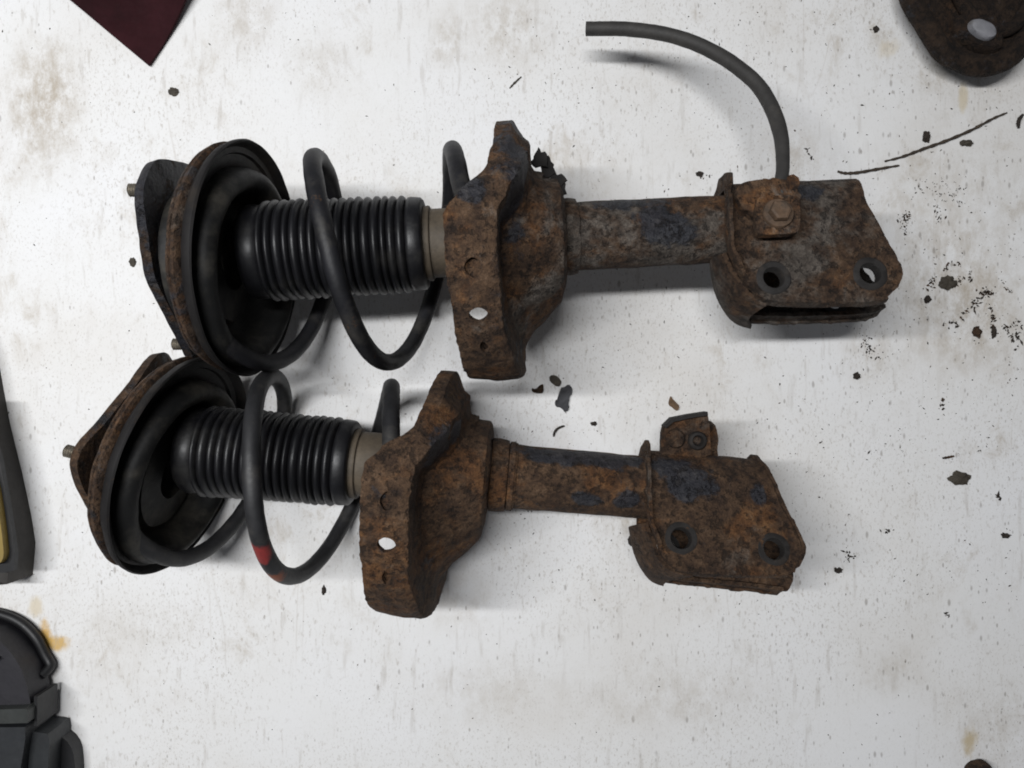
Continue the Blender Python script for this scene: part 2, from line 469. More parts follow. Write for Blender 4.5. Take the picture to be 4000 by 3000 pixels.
# ------------------------------------------------------------------ the struts
def strut(cfg):
    p1 = P(*cfg["p1"]); p2 = P(*cfg["p2"])
    U = (p2 - p1).normalized()
    V = Vector((0, 0, 1)).cross(U).normalized(); W = U.cross(V)
    t = (0 - p1.x) / (p2.x - p1.x)
    O = p1.lerp(p2, t)
    M = Matrix(((U.x, V.x, W.x, O.x), (U.y, V.y, W.y, O.y), (U.z, V.z, W.z, O.z), (0, 0, 0, 1)))
    rt = root("suspension_strut", M, cfg["label"], "suspension strut", "rusty suspension struts on the board")
    du = cfg["du"]                                # how far along the axis this strut's hardware is shifted
    mr = cfg["mat"]; mb = cfg["matb"]; mp = cfg["matp"]
    tr = cfg["tr"]
    # --- damper tube
    ub0 = hit(*cfg["front"][0], M, 0)[0]
    prof = [(-.065 + du, .0), (-.065 + du, .0205), (-.063 + du, .0215), (-.030 + du, .0215), (-.030 + du, tr), (.060 + du, tr), (ub0 - .02, tr * .985), (ub0 + .0, tr * .98), (ub0 + .075, tr * .98), (ub0 + .08, tr * .9), (ub0 + .082, 0)]
    pp = []
    for a, b in zip(prof, prof[1:]):
        m = max(1, int(abs(b[0] - a[0]) / .004))
        pp += [(a[0] + (b[0] - a[0]) * k / m, a[1] + (b[1] - a[1]) * k / m) for k in range(m)]
    pp.append(prof[-1])
    revolve("damper_tube", [(u, max(r, 1e-6)) for u, r in pp], mr, rt, seg=56, rough=.0005, rs=70)
    # --- collars on the tube behind the perch
    for i, (ua, ub_, rr) in enumerate(cfg["collars"]):
        revolve("tube_collar", [(ua, tr - .001), (ua + .0005, rr), (ua + .004, rr + .0003), (ub_ - .002, rr - .0002), (ub_, rr - .0008), (ub_ + .0003, tr - .001)], mr, rt, seg=56, rough=.0006, rs=110, wob=.012)
    # --- end cap of the damper under the boot
    e = cfg["boot"][1]
    revolve("damper_cap", [(e - .006, .015), (e - .004, .0232), (e + .0025, .0245), (e + .0035, .0240), (e + .004, .0222), (e + .028, .0222), (e + .030, .018)], M_CAP, rt, seg=56, rough=.0002, rs=120)
    # --- dust boot
    b0, b1, r0, r1 = cfg["boot"][0], e, cfg["boot"][2], cfg["boot"][3]
    nr = 17; cu = .0125; pitch = (b1 - b0 - .011 - cu) / nr
    prof = [(b0, .012), (b0 + .0005, r0 - .004), (b0 + .004, r0 - .0022), (b0 + .010, r0 - .0026), (b0 + .0120, r0 - .0034)]
    jit = [0.0] + [random.uniform(-.16, .16) * pitch for _ in range(nr - 1)] + [0.0]
    amp = [random.uniform(.85, 1.08) for _ in range(nr)]
    for i in range(nr):
        for k in range(9):
            x = k / 9
            u = b0 + cu + (i + x) * pitch + jit[i] * (1 - x) + jit[i + 1] * x
            rr = r0 + (r1 - r0) * (u - b0) / (b1 - b0)
            prof.append((u, rr - .0036 + .0036 * amp[i] * abs(math.sin(math.pi * x)) ** .65))
    u = b0 + cu + nr * pitch
    prof += [(u, r1 - .0036), (u + .001, r1 - .0012), (u + .003, r1 - .0008), (u + .009, r1 - .0014), (u + .0105, r1 - .003), (u + .0108, r1 - .008), (u + .0100, r1 - .010)]
    revolve("dust_boot", prof, M_RUB, rt, seg=80, smooth=70, wob=.022)
    # --- coil spring
    kn = cfg["spring"]; cv = cfg["cv"]; sh = cfg["shear"]
    path = []
    a0, a1 = kn[0][0], kn[-1][0]
    n = int((a1 - a0) / 4)
    for i in range(n + 1):
        a = a0 + (a1 - a0) * i / n
        u = cubic(a, kn, 1); r_ = cubic(a, kn, 2)
        v = r_ * math.cos(R(a)); ww = r_ * math.sin(R(a))
        path.append((u + sh * v, cv + v, ww))
    sp_ = sweep("coil_spring", path, cfg["wire"], cfg["mats"], rt, seg=20, rough=.00025, rs=150)
    # --- seat, bearing cap and mount share a tilted frame
    us, vs_, tilt, pit = cfg["seat"]
    T = Matrix.Translation((us, vs_, 0)) @ Matrix.Rotation(R(tilt), 4, 'Z') @ Matrix.Rotation(R(pit), 4, 'Y')
    RS = cfg["RS"]
    dish = [(.0000, .0600), (.0010, .0640), (.0012, .0665), (.0030, .0675), (.0034, RS - .0040), (.0062, RS - .0022), (.0084, RS - .0010), (.0092, RS), (.0082, RS + .0008), (.0055, RS + .0004), (.0022, RS - .0015), (.0002, RS - .0045), (-.0030, .064),
            (-.008, .058), (-.014, .052), (-.020, .040), (-.023, .026), (-.0205, .025), (-.018, .037), (-.012, .0485), (-.004, .0545)]
    revolve("spring_seat", dish, M_DISH, rt, T, seg=110, closed=True, rough=.0004, rs=45, wob=.008)
    # rubber pad under the first coil
    TI = T @ Matrix.Translation((0, -.0058, 0))
    iso = [(-.006, .0630), (.002, .0640), (.0075, .0640), (.0115, .0625), (.0140, .0590), (.0140, .0555), (.0120, .0520), (.0080, .0495), (.000, .0465), (-.008, .0425), (-.013, .0360), (-.015, .0280), (-.016, .0160), (-.019, .0160), (-.019, .0300), (-.018, .0460), (-.010, .0560)]
    iso = [tuple(p) for p in catmull([(a, b, 0) for a, b in iso], 3)]
    revolve("spring_isolator", [(p[0], p[1]) for p in iso], M_ISO, rt, TI, seg=110, closed=True, rough=.0006, rs=45, wob=.012, smooth=60)
    q_ = RS - .0750
    cap = [(.0000, .0690), (-.0008, .0722 + q_), (-.0024, .0738 + q_), (-.0046, .0732 + q_), (-.0056, .0712 + q_), (-.0066, .0720 + q_), (-.0086, .0708 + q_), (-.0100, .0660), (-.0120, .0575), (-.0165, .0480), (-.0215, .0400), (-.0220, .020), (-.017, .020), (-.012, .042), (-.007, .055), (-.003, .065)]
    revolve("bearing_cap", cap, M_PLATE, rt, T, seg=110, closed=True, rough=.0006, rs=40, wob=.01)
    # mount plate: three rounded lobes
    mu, mv, mtl = cfg["mount"]
    TM = Matrix.Translation((mu, mv, 0)) @ Matrix.Rotation(R(mtl), 4, 'Z')
    ol = chaikin(cfg["mline"], 3)
    def mpl(a, b):
        d = math.hypot(a, b)
        return TM @ Vector((.006 - .003 * max(0, (d - .045) / .02) ** 2, a, b))
    mt = sheet("top_mount", ol, [circle(0, 0, .014)], mpl, .006, .004, M_PLATE if cfg["mplate"] else M_MNT, rt, rough=.0006, rs=60)
    revolve("mount_rubber", [(.0055, .040), (.008, .0445), (.014, .046), (.022, .044), (.034, .040), (.036, .02), (.0055, .02)], M_ISO, mt, TM, seg=60, closed=True, rough=.0005, rs=60)
    for k, (sv, sw) in enumerate(cfg["studs"]):
        c = Vector((.003, sv, sw))
        prof = [(.002, .0001), (.002, .0036)]
        L = .0115
        nt = 16
        for i in range(nt):
            prof.append((-.005 - L * i / nt, .0041 if i % 2 else .0035))
        prof += [(-.005 - L, .003), (-.0065 - L, .0001)]
        revolve("mount_stud", prof, M_STUD, mt, TM @ Matrix.Translation(c), seg=18, smooth=30)
    # --- lower spring perch
    tab = [(-180, .000, .012), (-130, -.010, .006), (-105, -.026, .004), (-90, -.0315, .002), (-60, -.035, -.004), (-40, -.0365, -.009), (-10, -.0388, -.0105), (6, -.0385, -.0095), (14, -.030, -.003), (26, -.013, .006), (45, -.0085, .0115), (90, -.0045, .0135), (120, -.003, .0125), (180, .000, .012)]
    RP0 = cfg["RP"]; cp = cfg["cp"]
    def perch(a, s):
        th = a / .08 * 180 / math.pi
        tq = th - cfg.get('prot', 0) * max(0.0, 1 - abs(th) / 120)
        lu = sinterp(tq, tab, 1); su = sinterp(tq, tab, 2)
        RP = RP0; em = max(0.0, 1 - (abs(th - 88) / 62) ** 2) * .015; hol = max(0.0, math.cos(R(th - 8))) ** 1.5
        kn_ = [(-.01, lu - .010, RP - .002, 1.0), (0, lu, RP - .0015, 1.0), (.012, lu + (su - lu) * .5, RP + .0004 - em * .12, 1.0), (.024, su - .003, RP - em * .9, 1.0), (.0262, su + .0010, RP - .0012 - em, 1.0), (.0335, su + .0012, RP - .018 - em * .5 - .010 * hol, .97), (.0375, su + .0032, .0585 - em * .3 - .0105 * hol, .90), (.047, max(su + .009, .0095), .0515 - .0080 * hol, .72), (.057, .0215, .0455 - .0035 * hol, .45), (.066, .0305, .0400, .18), (.072, .0325, .0345, .05), (.080, .0335, tr + .0008, 0), (.09, .034, tr - .008, 0)]
        u = sinterp(s, kn_, 1); r_ = sinterp(s, kn_, 2); c = sinterp(s, kn_, 3)
        # stamped ribs and a hollow on the sloping floor
        if .03 < s < .072:
            r_ += .0032 * math.sin(R(th) * 3 + .6) * math.sin(math.pi * (s - .03) / .042)
        return (u + du, cp * c + r_ * math.sin(R(th)), r_ * math.cos(R(th)))
    W0 = .08 * math.pi
    ang = lambda d: .08 * R(d)
    hs = []
    for (d, s, ra, ro) in cfg["pholes"]:
        hs.append(circle(ang(d), s, ra, 22, ro))
    pr = sheet("spring_perch", [(-W0 + 1e-4, 0), (W0 - 1e-4, 0), (W0 - 1e-4, .080), (-W0 + 1e-4, .080)], hs, perch, -.0032, .0020, mp, rt, rough=.0012, rs=52, ragged=.0014)
    for (d, s, ra, ro, dep) in cfg["dimples"]:
        ol = circle(ang(d), s, ra, 20, ro)
        def mp2(a, b, d=d, s=s):
            p = Vector(perch(a, b)); q = Vector(perch(ang(d), s)); c = Vector((q.x, cp, 0))
            return p + (c - p).normalized() * dep
        sheet("pressed_dimple", ol, [], mp2, -.002, .0018, mp, pr)
    # --- knuckle bracket: one sheet wrapped over the tube with two cheeks
    rb = cfg["rb"]
    B = M @ Matrix.Rotation(R(cfg["roll"]), 4, 'X')
    BL = Matrix.Rotation(R(cfg["roll"]), 4, 'X')
    fr = [hit(x, y, B, rb) for x, y in cfg["front"]]       # from top left, down the left edge, along the bottom, up the right edge
    bk = [hit(x, y, B, -rb) for x, y in cfg["back"]]       # left to right along the bottom of the far cheek
    top = [hit(x, y, B, .6 * rb) for x, y in cfg["top"]]   # right to left over the top
    pi_r = math.pi * rb
    ol = [(u, v) for u, v in fr]
    ur = top[0][0]; ul = top[-1][0]
    right = [(ur, .25 * pi_r), (ur - .002, .6 * pi_r), (ur + .004, pi_r)]
    back = [(u, pi_r - v) for u, v in reversed(bk)]
    left = [(ul - .001, pi_r), (ul, .5 * pi_r)]
    ol = ol + right + back + left
    def bend(a, s):
        if s < 0: q = Vector((a, s, rb + cfg["spread"] * (-s)))
        elif s < pi_r: q = Vector((a, rb * math.sin(s / rb), rb * math.cos(s / rb)))
        else: q = Vector((a, -(s - pi_r), -rb))
        return BL @ q
    hs = []
    hl = []
    for (x, y) in cfg["bholes"]:
        u, v = hit(x, y, B, rb); hl.append((u, v)); hs.append(circle(u, v, cfg['hr'], 24, cfg['hr'] * .93))
        hs.append(circle(u + .001, pi_r - v + .001, cfg['hr'], 24))
    br = sheet("knuckle_bracket", chaikin(ol, 2), hs, bend, .0042, .0026, mb, rt, rough=.0007, rs=60, ragged=.0014)
    for k, (u, v) in enumerate(hl):
        for s_, sg in ((v, 1), (pi_r - v, -1)):
            Q = BL @ Matrix.Translation((u, v, sg * (rb + cfg["spread"] * (-v) * (sg > 0)))) @ Matrix.Rotation(R(-90 * sg), 4, 'Y')
            h_ = cfg["hr"]; z_ = cfg["sl"]
            revolve("bolt_sleeve", [(-.007, h_ * .80), (z_ - .0008, h_ * .82), (z_, h_ * .90), (z_, h_ * 1.30), (z_ - .0008, h_ * 1.42), (z_ - .003, h_ * 1.44), (-.007, h_ * 1.3)], cfg["matd"], br, Q, seg=36, closed=True, rough=.0003, rs=120)
    # web closing the left side between the cheeks
    fl = chaikin([bend(u, v) for (u, v) in fr[cfg["web"][0]:cfg["web"][1]]], 2, False)
    bl = chaikin([bend(u, pi_r - v) for (u, v) in bk[:cfg["web"][2]]], 2, False)
    def at(poly, f):
        x = f * (len(poly) - 1); i = min(int(x), len(poly) - 2)
        return Vector(poly[i]).lerp(Vector(poly[i + 1]), x - i)
    def webf(a, b):
        p = at(fl, min(max(a / .05, 0), 1)); q = at(bl, min(max(a / .05, 0), 1))
        f = b / .04
        return p.lerp(q, f) + Vector((-.006 * math.sin(math.pi * min(max(f, 0), 1)), 0, 0)) + Vector((0, 0, -.003))
    sheet("side_web", [(0.0005, 0.001), (.0495, .001), (.0495, .039), (.0005, .039)], [], webf, .003, .003, mb, br, rough=.0006, rs=70, ragged=.0006)
    # edges of the cheeks turned inwards
    def turned(pts, w_in, drop):
        q = resample(chaikin(pts, 2, False), .004, False)
        vv, ff = [], []
        for k_, (u, s) in enumerate(q):
            p = Vector(bend(u, s)); inn = BL @ Vector((0, -drop, w_in)) * (1 + .15 * noise.noise(Vector((u * 130, 5, s))))
            o_ = BL @ Vector((0, .0025, 0))
            vv += [p, p + inn * .5 + BL @ Vector((0, -drop * .35, 0)), p + inn, p + inn + o_, p + o_]
        for k_ in range(len(q) - 1):
            for i in range(5):
                ff.append((k_ * 5 + i, k_ * 5 + (i + 1) % 5, k_ * 5 + 5 + (i + 1) % 5, k_ * 5 + 5 + i))
        ff += [(0, 1, 2, 3, 4), tuple((len(q) - 1) * 5 + i for i in range(5))]
        return mk("turned_edge", vv, ff, mb, br, 40, .0004, 120)
    i0, i1 = cfg["turn"][0]
    turned([(u, v) for u, v in fr[i0:i1]], -.0065, .0012)
    i0, i1 = cfg["turn"][1]
    turned([(u, pi_r - v) for u, v in bk[i0:i1]], .0130, -.0020)
    # raised lips along the edges of the clamp
    def lip(uf, s0, s1, hgt, th):
        vv, ff = [], []
        ns = 44
        for i in range(ns + 1):
            s = s0 + (s1 - s0) * i / ns
            u = uf(s)
            p = Vector(bend(u, s)); n_ = Vector(bend(u, s))
            e_ = 1e-4
            tv = Vector(bend(u, s + e_)) - Vector(bend(u, s - e_))
            nv = Vector((1, 0, 0)).cross(tv).normalized()
            hh = hgt * (1 + .25 * noise.noise(Vector((s * 140, u * 50, 2)))) * min(1, i / 4 + .15, (ns - i) / 4 + .15)
            j = .0007 * noise.noise(Vector((s * 160, 7, 2)))
            a_ = p - nv * .002 + Vector((j, 0, 0)); b_ = p + nv * hh + Vector((j - .0006, 0, 0))
            vv += [a_, b_, b_ + Vector((th * .8, 0, 0)), a_ + Vector((th, 0, 0))]
        for i in range(ns):
            for k in range(4):
                ff.append((i * 4 + k, i * 4 + (k + 1) % 4, i * 4 + 4 + (k + 1) % 4, i * 4 + 4 + k))
        ff += [(0, 1, 2, 3), (ns * 4, ns * 4 + 1, ns * 4 + 2, ns * 4 + 3)]
        return mk("edge_lip", vv, ff, mb, br, 40, .0003, 150)
    ll = sorted([(v, u) for u, v in fr[:cfg["web"][1]]])
    lip(lambda s: interp(s, ll) if s < ll[-1][0] else interp(s, [(ll[-1][0], ll[-1][1]), (.3 * pi_r, ul), (pi_r, ul)]) + .0004, ll[0][0] + .012, pi_r, cfg["lip"], .0026)
    if cfg.get("rlip"):
        n_f = len(fr)
        rl = sorted([(v, u) for u, v in fr[cfg["rlip"]:]])
        lip(lambda s: (interp(s, rl) if s < rl[-1][0] else interp(s, [(rl[-1][0], rl[-1][1]), (.25 * pi_r, ur), (pi_r, ur)])) - .003, rl[0][0] + .006, .8 * pi_r, .0028, .0026)
    return rt, M, B, BL, br, bend, pr

# ---- upper strut with the hose still clipped on
A_spring = [(-245, -.1880, .0560), (-215, -.1790, .0585), (-180, -.1650, .0630), (-115, -.1440, .0660), (-60, -.1285, .0665), (-25, -.1255, .0665), (0, -.1250, .0665), (30, -.1220, .0668), (90, -.1055, .067), (180, -.0830, .067), (256, -.0600, .067), (310, -.0455, .067), (360, -.0400, .067), (410, -.0325, .067), (440, -.026, .067)]
A = dict(label="upper rusty strut with a short black rubber hose bolted to its bracket", p1=(900, 990, .092), p2=(2900, 892, .089), du=0.0, tr=.0222,
         collars=[(.0335, .0425, .0248)], boot=(-.172, -.056, .0330, .0312), spring=A_spring, cv=-.0095, shear=.04, wire=.0056,
         seat=(-.1790, -.0045, -7.0, -6.0), RS=.0750, mount=(-.2190, -.0025, -2.8), studs=[(.036, .036), (-.054, -.022)], mplate=False,
         mline=[(.053, .040), (.031, .056), (.008, .053), (-.0155, .0462), (-.027, .034), (-.042, .016), (-.0566, -.003), (-.067, -.020), (-.058, -.045), (-.02, -.058), (.02, -.058), (.055, -.052), (.069, -.036), (.0675, -.020), (.063, .003), (.058, .027)], RP=.0832, cp=-.0085,
         pholes=[(-34, .0130, .0046, .0056), (-50, .0130, .0046, .0030), (-15, .0132, .0054, .0052)], dimples=[(-15, .0132, .0075, .0072, .0036), (-50, .0130, .0085, .0075, .0036)],
         roll=-12, rb=.0285, spread=0.0,
         front=[(2840, 760), (2838, 860), (2846, 980), (2880, 1055), (2914, 1100), (2954, 1152), (3010, 1176), (3144, 1182), (3388, 1180), (3470, 1166), (3528, 1095), (3522, 1030), (3409, 837), (3375, 760)],
         top=[(3345, 690), (2850, 725)],
         back=[(2815, 1040), (2812, 1129), (2846, 1210), (2890, 1255), (2945, 1270), (3354, 1262), (3425, 1235), (3450, 1170)],
         bholes=[(3022, 1085), (3399, 1068)], web=(2, 7, 5), lip=.0075, hr=.0076, sl=.0006, turn=((5, 10), (3, 7)))
Ab = Matrix()
A["mat"] = rust("rust_grey_tube", .46, .56, .16, .76, off=1, patches=[((.074, .0175, .0135), .0095, (.40, 1, 1)), ((.088, .006, .021), .0100, (.8, 1, 1)), ((.097, -.002, .022), .0105, (.62, 1, 1))])
A["matp"] = rust("rust_perch_orange", .56, .52, .44, .80, off=3, patches=[((.004, .016, .064), .012, (1, .5, 1)), ((.006, -.012, .058), .011, (1, .6, 1)), ((-.022, .012, .080), .007), ((.003, .058, .036), .008)])
A["matb"] = rust("rust_grey_bracket", .34, .68, .14, .70, off=5, patches=[((.182, .018, .022), .008, (.6, 1, 1))])
A["matd"] = plain("dark_bushing", (.014, .012, .011), .75, .4, 120, .4, (.035, .027, .021), .45)
A["mats"] = M_SPR
rA, MA, BA, BLA, brA, bendA, prA = strut(A)

# hose clip on the upper strut: folded plate, bolt, hose
rb = A["rb"]
rc_o = [hit(x, y, BA, rb + .012) for x, y in ((2948, 800), (2952, 905), (2970, 918), (3108, 914), (3124, 895), (3126, 790), (3110, 760), (2960, 768))]
clip = plate("hose_clip", chaikin(rc_o, 2), [], BLA, rb + .0125, .005, M_CLIP, rA, .0025, .0003, 90, .0006)
blk = [hit(x, y, BA, rb + .006) for x, y in ((2875, 745), (2880, 800), (2950, 850), (2960, 860), (3115, 850), (3120, 705), (3085, 690), (3050, 712), (3000, 702), (2935, 708), (2895, 720))]
plate("clip_saddle", chaikin(blk, 1), [], BLA, rb + .0085, .020, M_CLIP, clip, .0022, .0016, 110, .0022)
skirt = [hit(x, y, BA, rb + .006) for x, y in ((2962, 890), (2966, 908), (3112, 904), (3120, 885))]
bu, bv_ = hit(3046, 826, BA, rb + .016)
Q = BLA @ Matrix.Translation((bu, bv_, rb + .0125)) @ Matrix.Rotation(R(-90), 4, 'Y')
revolve("clip_washer", [(-.001, .0005), (-.001, .0090), (.0008, .0094), (.0020, .0088), (.0024, .006), (.0024, .0005)], M_BOLT, clip, Q, seg=36, rough=.0001, rs=150)
bolt = revolve("clip_bolt", [(.002, .0005), (.002, .0066), (.0045, .0068), (.0066, .0062), (.0072, .0048), (.0070, .0030), (.0064, .0005)], M_BOLT, clip, Q, seg=6, rough=.0002, rs=150, smooth=25)
MAi = MA.inverted()
hp = [(3040, 800, .120), (3050, 720, .119), (3058, 640, .114), (3050, 530, .106), (3018, 430, .098), (2962, 335, .090), (2880, 262, .083), (2790, 205, .076), (2690, 160, .070), (2580, 130, .064), (2450, 114, .058), (2370, 112, .0545), (2289, 113, .052)]
hw = catmull([MAi @ P(*p) for p in hp], 10)
rad = [.0041 if i < 20 else .0041 + min(1, (i - 20) / 14) * .0007 for i in range(len(hw))]
sweep("brake_hose", hw, rad, M_HOSE, rA, seg=20, rough=.00015, rs=200)
# loose rust scale curling off the upper perch
random.seed(3)
for (px, py, s, h) in ((2112, 618, .008, .10), (2140, 655, .007, .098), (2178, 705, .006, .10), (2195, 735, .005, .10)):
    c = MAi @ P(px, py, h)
    ol = [(c.x + s * (1 + random.uniform(-.5, .3)) * math.cos(a) * .7, c.y + s * (1 + random.uniform(-.5, .3)) * math.sin(a)) for a in [i * .7 for i in range(9)]]
    zz = c.z
    sheet("rust_flake", ol, [], lambda a, b, zz=zz, c=c: Vector((a, b, zz + 30 * (a - c.x) ** 2 - .3 * (b - c.y))), .0012, .002, A["matd"], prA, rough=.0006, rs=200, ragged=.0012)

# ---- lower strut
B_spring = [(-245, -.2420, .0560), (-215, -.2300, .0585), (-180, -.2150, .0630), (-115, -.1960, .0660), (-60, -.1810, .0668), (0, -.1762, .067), (30, -.1725, .067), (90, -.1550, .067), (180, -.1334, .067), (270, -.1130, .067), (360, -.0935, .067), (400, -.084, .067), (430, -.0755, .0668), (455, -.067, .066)]
Bc = dict(label="lower browner strut with red and orange paint marks on its coil spring", p1=(700, 1752, .066), p2=(2900, 1935, .066), du=-.0485, tr=.0219,
          collars=[(-.0150, -.0035, .0250), (-.0030, .0025, .0236)], boot=(-.224, -.1085, .0318, .0305), spring=B_spring, cv=-.0120, shear=.08, wire=.0056,
          seat=(-.2325, -.0090, -10.0, -7.0), RS=.0760, mount=(-.2665, -.0090, -10), studs=[(.006, .050), (.050, -.022)], mplate=True,
          mline=[(.008, .068), (-.012, .056), (-.031, .033), (-.046, .012), (-.060, -.010), (-.062, -.032), (-.04, -.050), (0, -.058), (.045, -.052), (.071, -.040), (.077, -.014), (.068, .006), (.055, .021), (.030, .047)], RP=.0840, cp=-.0140,
          prot=13, pholes=[(-15, .0140, .0046, .0056), (-31, .0135, .0048, .0034), (3, .0142, .0052, .0050)], dimples=[(3, .0142, .0070, .0066, .0032), (-31, .0135, .0085, .0075, .0036)],
          roll=-20, rb=.0258, spread=0.0,
          front=[(2528, 1800), (2528, 1934), (2536, 2042), (2565, 2110), (2590, 2180), (2640, 2226), (2720, 2240), (2850, 2246), (3080, 2246), (3130, 2205), (3155, 2145), (3122, 2070), (3068, 1977), (3020, 1850)],
          top=[(2975, 1780), (2528, 1765)],
          back=[(2490, 2075), (2495, 2151), (2525, 2221), (2550, 2262), (2600, 2280), (2905, 2308), (3035, 2326), (3085, 2295), (3100, 2230)],
          bholes=[(2661, 2102), (3024, 2145)], web=(2, 7, 5), lip=.0060, hr=.0078, sl=.0002, rlip=9, turn=((5, 9), (3, 7)))
Bc["mat"] = rust("rust_brown_tube", .58, .24, .34, .78, off=21, patches=[((.050, .0185, .0115), .0075, (.18, 1, 1)), ((.020, .0165, .014), .006, (.6, 1, 1)), ((.050, -.009, .020), .0050, (.5, 1, 1)), ((.078, -.007, .021), .0055, (.7, 1, 1))])
Bc["matp"] = rust("rust_perch_brown", .62, .22, .30, .76, off=23, patches=[((-.044, .014, .064), .012, (1, .55, 1)), ((-.036, .03, .045), .009)])
Bc["matb"] = rust("rust_brown_bracket", .36, .42, .22, .70, off=25, patches=[((.117, .009, .024), .0125, (.62, 1, 1)), ((.108, .016, .018), .009, (.5, 1, 1)), ((.162, .004, .025), .0055, (1, .7, 1)), ((.150, -.062, -.02), .008, (.35, 1, 1))])
Bc["matd"] = plain("dark_bushing_brown", (.009, .007, .006), .75, .4, 120, .4, (.026, .018, .012), .4)
def paint_spring():
    t = NT("spring_black_with_paint_marks")
    a = t.noise(55, 7, .65); f = t.noise(480, 5, .7, off=3); wp = t.noise(180, 5, .6, off=9)
    c = t.ramp(a, [(.3, (.009, .009, .010)), (.7, (.022, .022, .024))])
    c = t.mix(t.rng(t.noise(34, 8, .7, off=5), .46, .74), c, (.055, .051, .045))
    for pts, r_, col in PM:
        m = t.math('MULTIPLY', t.blob(tuple(pts), r_, .5, t.math('ADD', .25, t.math('MULTIPLY', wp, .5))), t.rng(f, .30, .46, .35, 1))
        c = t.mix(m, c, col)
    return t.out(c, t.rng(f, .2, .8, .48, .62, False), t.bump(t.math('ADD', a, t.math('MULTIPLY', f, .5)), .22, .001))
def on_spring(cfg, a):
    kn = cfg["spring"]; r_ = cubic(a, kn, 2); v = r_ * math.cos(R(a))
    return Vector((cubic(a, kn, 1) + cfg["shear"] * v, cfg["cv"] + v, r_ * math.sin(R(a))))
PM = [(on_spring(Bc, 128) + Vector((-.0024, .001, .0042)), .0078, (.22, .026, .024)), (on_spring(Bc, 150) + Vector((-.0016, -.001, .0052)), .0068, (.21, .055, .018))]
Bc["mats"] = paint_spring()
rB, MB, BB, BLB, brB, bendB, prB = strut(Bc)
MBi = MB.inverted()

# hose tab on the lower strut
hz = .074
zt = (MBi @ P(2700, 1720, hz)).z
tb = [hit(x, y, MB, zt) for x, y in ((2578, 1800), (2585, 1700), (2592, 1660), (2625, 1634), (2690, 1620), (2762, 1609), (2768, 1642), (2775, 1700), (2778, 1800))]
tabp = plate("hose_clip", chaikin(tb, 1), [], Matrix(), zt, .006, Bc["matb"], rB, .0025, .0007, 90, .0008)
tb2 = [hit(x, y, MB, zt - .008) for x, y in ((2700, 1810), (2700, 1640), (2775, 1640), (2800, 1665), (2806, 1720), (2806, 1810))]
plate("clip_back_plate", chaikin(tb2, 1), [], Matrix(), zt - .008, .010, Bc["matb"], tabp, .0025, .0007, 90, .0010)
lipo = [hit(x, y, MB, zt + .003) for x, y in ((2592, 1664), (2625, 1632), (2690, 1619), (2763, 1608), (2765, 1622), (2690, 1634), (2630, 1648), (2602, 1672))]
plate("clip_rim", lipo, [], Matrix(), zt + .004, .010, Bc["matd"], tabp, .002, .0004, 90)
for (x, y, r_, hole) in ((2640, 1714, .0066, False), (2727, 1722, .0064, True)):
    u, v = hit(x, y, MB, zt + .003)
    Q = Matrix.Translation((u, v, zt - .0005)) @ Matrix.Rotation(R(-90), 4, 'Y')
    pf = [(-.002, .0005), (-.002, r_), (.002, r_), (.0034, r_ * .86), (.0038, r_ * .6)]
    pf += [(.0008, r_ * .42), (-.001, r_ * .36), (-.001, .0004)] if hole else [(.0036, .0004)]
    revolve("clip_bolt", pf, Bc["matd"] if hole else Bc["matb"], tabp, Q, seg=28, rough=.0003, rs=150)

# ------------------------------------------------------------------ neighbours at the edge of the board
def Z0(c): return Matrix.Translation(c)
def prism(name, pts, h0, h1, mat, parent, inset=0.0, rough=0.0, sp=.006, sm=1, rs=50):
    """solid block: pixel outline read at height h1, walls straight down to h0"""
    o = [P(x, y, h1) for x, y in pts]
    off = parent.matrix_world.translation if parent else Vector((0, 0, 0))
    ol = [(p.x - off.x, p.y - off.y) for p in o]
    return sheet(name, chaikin(ol, sm) if sm else ol, [], lambda a, b: Vector((a, b, h1 - off.z)), h1 - h0, sp, mat, parent, rough, rs)

# maroon sheet, upper left
M_MAR = plain("maroon_vinyl", (.026, .007, .009), .8, .35, 30, .25, (.018, .006, .007), .4, spec=.1)
mo = [P(565, 240, .012), P(690, 0, .016), P(800, -210, .016), P(60, -170, .022), P(290, 20, .016), P(270, 0, .016)]
ol = [(p.x, p.y) for p in (P(566, 241, .010), P(684, 10, .018), P(800, -210, .022), P(30, -200, .022), P(274, 0, .018))]
c0 = Vector(ol[0])
ms = sheet("maroon_sheet", ol, [], lambda a, b: Vector((a, b, .004 + .10 * min(.15, (Vector((a, b)) - c0).length) + .003 * math.sin(a * 60 + b * 30))), .0022, .006, M_MAR, None, .0006, 25)
tag(ms, "dark maroon vinyl sheet corner poking in at the upper left", "vinyl sheet")

# rusty arm with a lobe end, upper right
M_ARM = rust("rust_dark_arm", .18, .15, .45, .24, off=41)
ra = root("control_arm_end", Z0(P(3850, 40, 0)), "dark rusty rounded arm end with a pale pin at the upper right", "metal arm")
off = ra.matrix_world.translation
lobe = [(3520, -160), (3536, 0), (3566, 80), (3625, 178), (3700, 248), (3790, 296), (3870, 308), (3945, 286), (4010, 220), (4080, 80), (4110, -160)]
lw = [P(x + (28 if x < 3700 else 0), y - 62, .030) - off for x, y in lobe]
sheet("arm_plate", chaikin([(p.x, p.y) for p in lw], 2), [], lambda a, b: Vector((a, b, .024 + .9 * 0)), .010, .005, M_ARM, ra, .0012, 45)
edge = catmull([Vector((p.x, p.y, .024)) for p in lw], 8)
sweep("rolled_edge", edge, .0075, M_ARM, ra, 14, .0008, 60)
inner = catmull([Vector((p.x * .60 + .002, p.y * .62 + .004, .028)) for p in lw], 8)
sweep("inner_rib", inner, .0050, M_ARM, ra, 12, .0008, 60)
